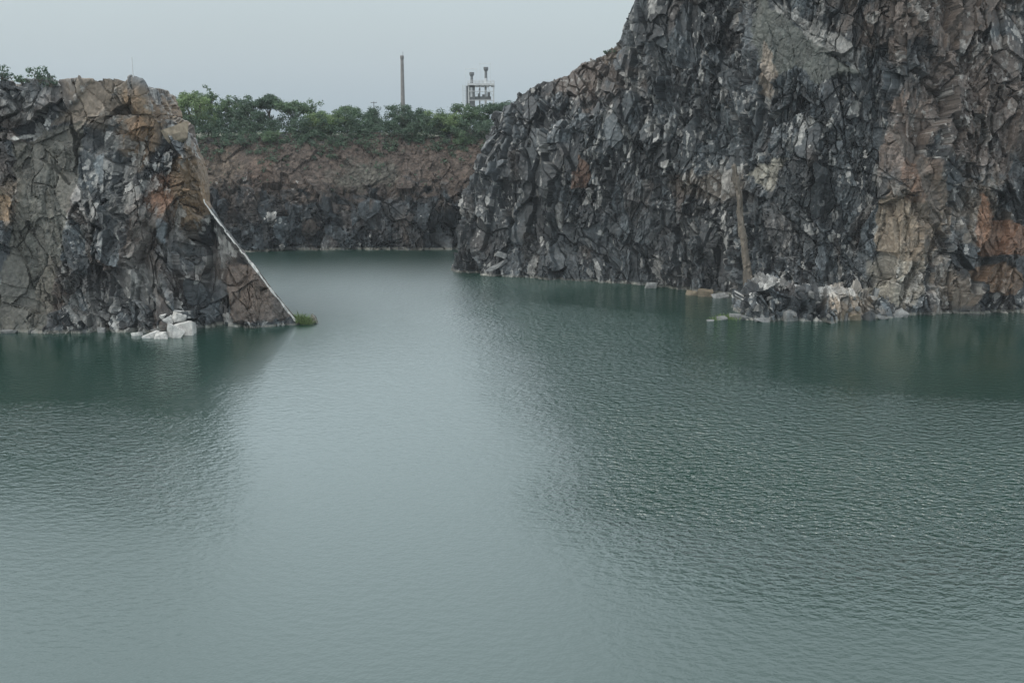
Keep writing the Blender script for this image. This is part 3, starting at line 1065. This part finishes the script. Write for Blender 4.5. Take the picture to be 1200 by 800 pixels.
GT = 'trees on the far rim of the quarry'
Y0 = YF + 22
TREES = [
    (178, 117, 20, 4, 1, 'small tree peeping out just behind the left spur’s top', 'round'),
    (203, 112, 40, 3, 1, 'green tree next to the left spur, lower than its neighbour', 'round'),
    (226, 106, 52, 0, 2, 'broad bright green tree near the left spur', 'round'),
    (241, 99, 24, 8, 1, 'tallest pointed tree standing over the broad bright tree', 'round'),
    (268, 111, 40, 7, 1, 'airy mid green tree beside the tallest tree', 'round'),
    (291, 112, 36, 1, 0, 'dense dark tree left of the slim two-tiered tree', 'round'),
    (314, 109, 24, 2, 0, 'slim two-tiered tree with sky gaps on both sides', 'umbrella'),
    (345, 118, 44, 1, 1, 'umbrella-shaped tree with sky under its crown', 'umbrella'),
    (374, 129, 44, -1, 2, 'low bright green tree between umbrella tree and dome tree', 'round'),
    (407, 123, 40, 2, 1, 'dome-shaped mid green tree under the utility pole', 'round'),
    (436, 126, 17, 4, 0, 'narrow dark tree by the gap next to the chimney', 'round'),
    (478, 123, 54, 0, 0, 'wide dark tree at the foot of the chimney', 'round'),
    (519, 131, 40, -2, 2, 'pale green bushy tree right of the chimney', 'round'),
    (548, 121, 46, 3, 1, 'broad tree below the industrial tower', 'round'),
    (582, 120, 44, 5, 0, 'flat-topped tree touching the right cliff', 'umbrella'),
]
for i, (x, yt, wd, dy, lf, lab, shp) in enumerate(TREES):
    tree(x, yt, wd, Y0 + dy, 100 + i, lf, lab, GT, shp)

# scrub along the rim and the upper slope: one mass
r = random.Random(77)
cl = []
for i in range(1750):
    x = r.uniform(150, 640)
    if i < 1050:
        q = at(x, 158, YF + 17 + r.uniform(-1.5, 13)) + Vector((0, 0, abs(r.gauss(0, 2.0)) + 0.2))
        rad = r.uniform(0.6, 1.2)
    else:
        q = surf(PF[::3, ::3], x, 158 + abs(r.gauss(0, 10)) * (0.5 + 1.1 * math.sin(x * .045) ** 2) + (r.uniform(0, 50) if i > 1650 else 0))
        rad = r.uniform(0.35, 0.95) if i <= 1650 else r.uniform(0.15, 0.4)
    cl.append((q + Vector((0, -0.2, 0.2)), rad))
o = link('undergrowth', leaf_mesh('undergrowth', cl, 70, 0.2, 5), M_LEAF[0])
tag(o, 'dark green scrub along the far rim', kind='stuff')


def bush(px, py, rad, P, seed, leaf, label, group, n=10, name='bush', lift=0.35):
    q = surf(P, px, py)
    rr_ = random.Random(seed)
    root = empty(name, q)
    tag(root, label, 'bush', group)
    bm = bmesh.new()
    cls = []
    for k in range(n):
        c = Vector((rr_.gauss(0, .5) * rad, rr_.gauss(0, .4) * rad - .2, abs(rr_.gauss(lift, .4)) * rad))
        tube(bm, [(0, 0, -.2), c * .5 + Vector((0, 0, .05)), c], [0.04, 0.03, 0.012], 5)
        cls.append((c, rr_.uniform(.3, .5) * rad))
    done(bm, 'stem', M_BARK, root)
    link('foliage', leaf_mesh('foliage', cls, 95, 0.17, seed), M_LEAF[leaf], root)
    return root


GB = 'bushes on the far slope'
bush(315, 163, 2.4, PF, 1, 1, 'round green bush on the brown slope under the umbrella tree', GB, 14)
bush(283, 168, 1.9, PF, 2, 0, 'dark bush on the slope left of the round green bush', GB, 12)
bush(372, 160, 2.1, PF, 3, 0, 'dark bush on the slope under the low bright green tree', GB, 12)
bush(540, 165, 2.2, PF, 4, 1, 'green bush on the slope below the tower', GB, 12)
bush(482, 163, 2.3, PF, 5, 0, 'dark bush on the slope below the chimney', GB, 12)
bush(443, 196, 1.2, PF, 6, 0, 'small lone bush halfway down the brown slope', GB, 8)
GS = 'bushes on top of the left spur'
bush(6, 93, 1.5, PL, 11, 0, 'dark bush on the spur top at the photo’s left edge', GS, 12)
bush(24, 96, 1.0, PL, 12, 1, 'low green bush second along the spur top', GS, 10)
bush(44, 95, 1.3, PL, 13, 0, 'tallest spiky bush on the spur top', GS, 12, lift=0.75)
bush(61, 98, 0.9, PL, 14, 0, 'last small bush before bare rock on the spur top', GS, 9)
bush(710, 64, 0.8, PR, 15, 0, 'small pointed shrub on the right cliff’s ridge', 'shrubs on the right ridge', 8, lift=0.9)


def grass(name, spots, hgt_, seed, label, n=70, spread=.5):
    r = random.Random(seed)
    bm = bmesh.new()
    tl = []
    for q in spots:
        for _ in range(n):
            b = q + Vector((r.gauss(0, spread), r.gauss(0, spread * .7), -0.1))
            h = hgt_ * r.uniform(.4, 1)
            d = Vector((r.gauss(0, .35), r.gauss(0, .35), 1)).normalized() * h
            s = Vector((r.uniform(-1, 1), r.uniform(-1, 1), 0)).normalized() * 0.035
            bend = Vector((d.x * .6, d.y * .6, -0.1 * h))
            v = [bm.verts.new(b - s), bm.verts.new(b + s), bm.verts.new(b + d * .6 + s * .7), bm.verts.new(b + d + bend), bm.verts.new(b + d * .6 - s * .7)]
            bm.faces.new(v)
            tl.append(r.random())
    me = bpy.data.meshes.new(name)
    bm.to_mesh(me)
    bm.free()
    a = me.attributes.new('tone', 'FLOAT', 'FACE')
    a.data.foreach_set('value', np.array(tl, np.float32))
    o = link(name, me, M_GRASS)
    tag(o, label, kind='stuff')


tip = shore(350, 381)
grass('grass', [tip + Vector((0.2, .6, .3)), tip + Vector((-.2, .9, .5)), tip + Vector((.6, .5, .2)), tip + Vector((1.0, .6, .1))], 1.7, 3, 'green grass tuft at the water end of the left spur', 80, .35)
grass('weed_patch', [shore(x, y) + Vector((0, 0, .05)) for x, y in ((838, 374.5), (846, 373), (853, 373.5), (860, 372), (866, 373), (850, 371), (858, 374.5), (872, 372))],
      0.75, 4, 'yellow green weed floating at the tip of the rock ledge', 60, .5)
for i, (x, y, s) in enumerate(((832, 376, .9), (846, 374.5, 1.4), (862, 373.5, 1.9), (878, 374, 2.2))):
    boulder(x, y, (s, s * .7, s * .45), M_PGREY, 90 + i, ['tiny grey stone farthest out in the water by the weed', 'small flat stone among the green weed', 'flat grey stone behind the weed', 'grey block joining the weed to the ledge'][i], GR, sink=.3)

# ------------------------------------------------------------------ chimney, tower, poles beyond the rim
YT = 300.0
cx = at(471, 62, YT)
ch = empty('chimney', (cx.x, YT, ZR - 1))
tag(ch, 'tall thin grey concrete chimney rising behind the dark rim trees', 'chimney')
bm = bmesh.new()
hh = cx.z - (ZR - 1)
tube(bm, [(0, 0, 0), (0, 0, hh * .5), (0, 0, hh - 1.6)], [0.66, 0.53, 0.42], 16)
done(bm, 'stack', M_CONC, ch)
bm = bmesh.new()
tube(bm, [(0, 0, hh - 1.6), (0, 0, hh - 1.4), (0, 0, hh - .9), (0, 0, hh - .7)], [0.46, 0.5, 0.5, 0.44], 16)
done(bm, 'cap', M_CONC, ch)
bm = bmesh.new()
tube(bm, [(0.25, 0, hh - .8), (0.25, 0, hh + .3)], [0.06, 0.04], 6)
done(bm, 'lightning_rod', M_DARKSTEEL, ch)


def box(bm, a, b):
    x0, y0, z0 = a
    x1, y1, z1 = b
    v = [bm.verts.new(q) for q in ((x0, y0, z0), (x1, y0, z0), (x1, y1, z0), (x0, y1, z0), (x0, y0, z1), (x1, y0, z1), (x1, y1, z1), (x0, y1, z1))]
    for q in ((0, 1, 2, 3), (4, 5, 6, 7), (0, 1, 5, 4), (1, 2, 6, 5), (2, 3, 7, 6), (3, 0, 4, 7)):
        bm.faces.new([v[k] for k in q])


YW = 285.0
tz = ZR - 1
c0 = at(561, 98, YW)
tw = empty('industrial_tower', (c0.x, YW, tz))
tag(tw, 'grey steel plant tower with railed deck and two vents behind trees', 'tower')
PXM = YW / F                                     # metres per photo pixel there


def X(px): return (px - 561) * PXM


def Z(py): return at(561, py, YW).z - tz


for x in (X(550), X(578)):
    for y in (-2.2, 2.2):
        bm = bmesh.new()
        tube(bm, [(x, y, 0), (x, y, Z(100))], [0.14, 0.14], 8)
        done(bm, 'leg', M_STEEL, tw)
bm = bmesh.new()
box(bm, (X(548.5), -2.6, Z(100.5)), (X(579), 2.6, Z(98)))
for x in np.linspace(X(557), X(575), 4):
    box(bm, (x, -2.4, Z(102)), (x + .9, 2.4, Z(100.5) - .003))
done(bm, 'deck', M_STEEL, tw)
for y in (-2.55, 2.55):
    bm = bmesh.new()
    for x in np.linspace(X(549), X(578.6), 8):
        tube(bm, [(x, y, Z(98)), (x, y, Z(94.5))], [.05, .05], 5)
    for zz in (Z(94.6), Z(96.2)):
        tube(bm, [(X(549), y, zz), (X(578.6), y, zz)], [.05, .05], 5)
    done(bm, 'railing', M_STEEL, tw)
for (xa, za, xb, zb_) in ((557.5, 113, 563, 101.5), (577.5, 113, 570.5, 101.5)):
    bm = bmesh.new()
    tube(bm, [(X(xa), -2.3, Z(za)), (X(xb), -2.3, Z(zb_))], [.07, .07], 6)
    done(bm, 'brace', M_STEEL, tw)
for zz in (107.5, 118):
    bm = bmesh.new()
    tube(bm, [(X(550), -2.25, Z(zz)), (X(578), -2.25, Z(zz))], [.09, .09], 6)
    done(bm, 'crossbeam', M_STEEL, tw)
bm = bmesh.new()
box(bm, (X(547), -1.8, Z(126)), (X(556.5), 1.2, Z(101)))
done(bm, 'hopper_housing', M_DARKSTEEL, tw)
bm = bmesh.new()
box(bm, (X(551.6), -1.9, Z(114)), (X(554), -1.805, Z(103)))
done(bm, 'panel', M_SHEET, tw)
bm = bmesh.new()
for x in (X(543.2), X(546)):
    tube(bm, [(x, -2, 0), (x, -2, Z(100))], [.08, .08], 6)
for zz in np.arange(2, Z(100), .6):
    tube(bm, [(X(543.2), -2, zz), (X(546), -2, zz)], [.035, .035], 5)
done(bm, 'ladder', M_STEEL, tw)
bm = bmesh.new()
box(bm, (X(556.8), -1.5, Z(117)), (X(575), 1.5, Z(113.5)))
box(bm, (X(560), -2.0, Z(113.4)), (X(562), 1.0, Z(110)))
box(bm, (X(565), -1.6, Z(113.4)), (X(568), 1.6, Z(111)))
box(bm, (X(571), -1.8, Z(113.4)), (X(574), 1.0, Z(108.5)))
done(bm, 'machine_floor', M_DARKSTEEL, tw)
bm = bmesh.new()
tube(bm, [(X(569), -1, 0), (X(569), -1, Z(92))], [.28, .28], 10)
tube(bm, [(X(562), 1, 0), (X(562), 1, Z(99.9))], [.16, .16], 8)
done(bm, 'pipe', M_SHEET, tw)
for (x, zb_, zt) in ((553.2, 94, 85), (569.3, 92, 79)):
    bm = bmesh.new()
    a0, a1 = Z(zb_ + 4), Z(zt)
    tube(bm, [(X(x), -.6, a0), (X(x), -.6, a1 - 1.1), (X(x), -.6, a1 - .55), (X(x), -.6, a1)], [.36, .34, .62, .62], 12)
    v = done(bm, 'vent', M_DARKSTEEL, tw)
    bm = bmesh.new()
    for dx in (-1.3, 1.3):
        tube(bm, [(X(x - .8) + dx, -.6, Z(98)), (X(x - .8) + dx, -.6, Z(zt - 4))], [.035, .035], 5)
    tube(bm, [(X(x - .8) - 1.5, -.6, Z(zt - 4)), (X(x - .8) + 1.5, -.6, Z(zt - 4))], [.06, .06], 5)
    done(bm, 'hoist_frame', M_SHEET, tw)

q = at(438, 119, 270)
up = empty('utility_pole', (q.x, 270, ZR - 1))
tag(up, 'thin utility pole with a short crossarm above the narrow tree', 'pole')
hh = q.z - ZR + 1
bm = bmesh.new()
tube(bm, [(0, 0, 0), (0, 0, hh)], [.12, .09], 7)
done(bm, 'post', M_DARKSTEEL, up)
bm = bmesh.new()
box(bm, (-.75, -.16, hh - .35), (.75, -.1, hh - .2))
done(bm, 'crossarm', M_DARKSTEEL, up)
for x in (-.65, 0, .65):
    bm = bmesh.new()
    tube(bm, [(x, -.13, hh - .2), (x, -.13, hh + .1)], [.05, .05], 6)
    done(bm, 'insulator', M_SHEET, up)

q = surf(PL, 155, 97)
bm = bmesh.new()
tp = at(154.6, 67, q.y + .5)
bx = tp.x
tube(bm, [(bx, q.y + .5, q.z - .8), (bx, q.y + .5, tp.z)], [.07, .05], 7)
box(bm, (bx - .12, q.y + .38, q.z - .85), (bx + .12, q.y + .62, q.z + .15))
o = done(bm, 'marker_post', M_STEEL)
tag(o, 'thin bare post standing on the rocky top of the left spur', 'post')

# ------------------------------------------------------------------ air
hb = bmesh.new()
box(hb, (-700, -40, -3.5), (700, 900, 75))
hm = bpy.data.materials.new('haze')
hm.use_nodes = True
t = hm.node_tree
for n in list(t.nodes):
    t.nodes.remove(n)
ho = t.nodes.new('ShaderNodeOutputMaterial')
hv = t.nodes.new('ShaderNodeVolumePrincipled')
hv.inputs['Color'].default_value = (0.88, 0.94, 1.0, 1)
hv.inputs['Density'].default_value = HAZE_DENSITY
hv.inputs['Anisotropy'].default_value = 0.0
t.links.new(hv.outputs[0], ho.inputs['Volume'])
o = done(hb, 'haze', hm)
tag(o, 'pale air haze over the quarry', kind='stuff')
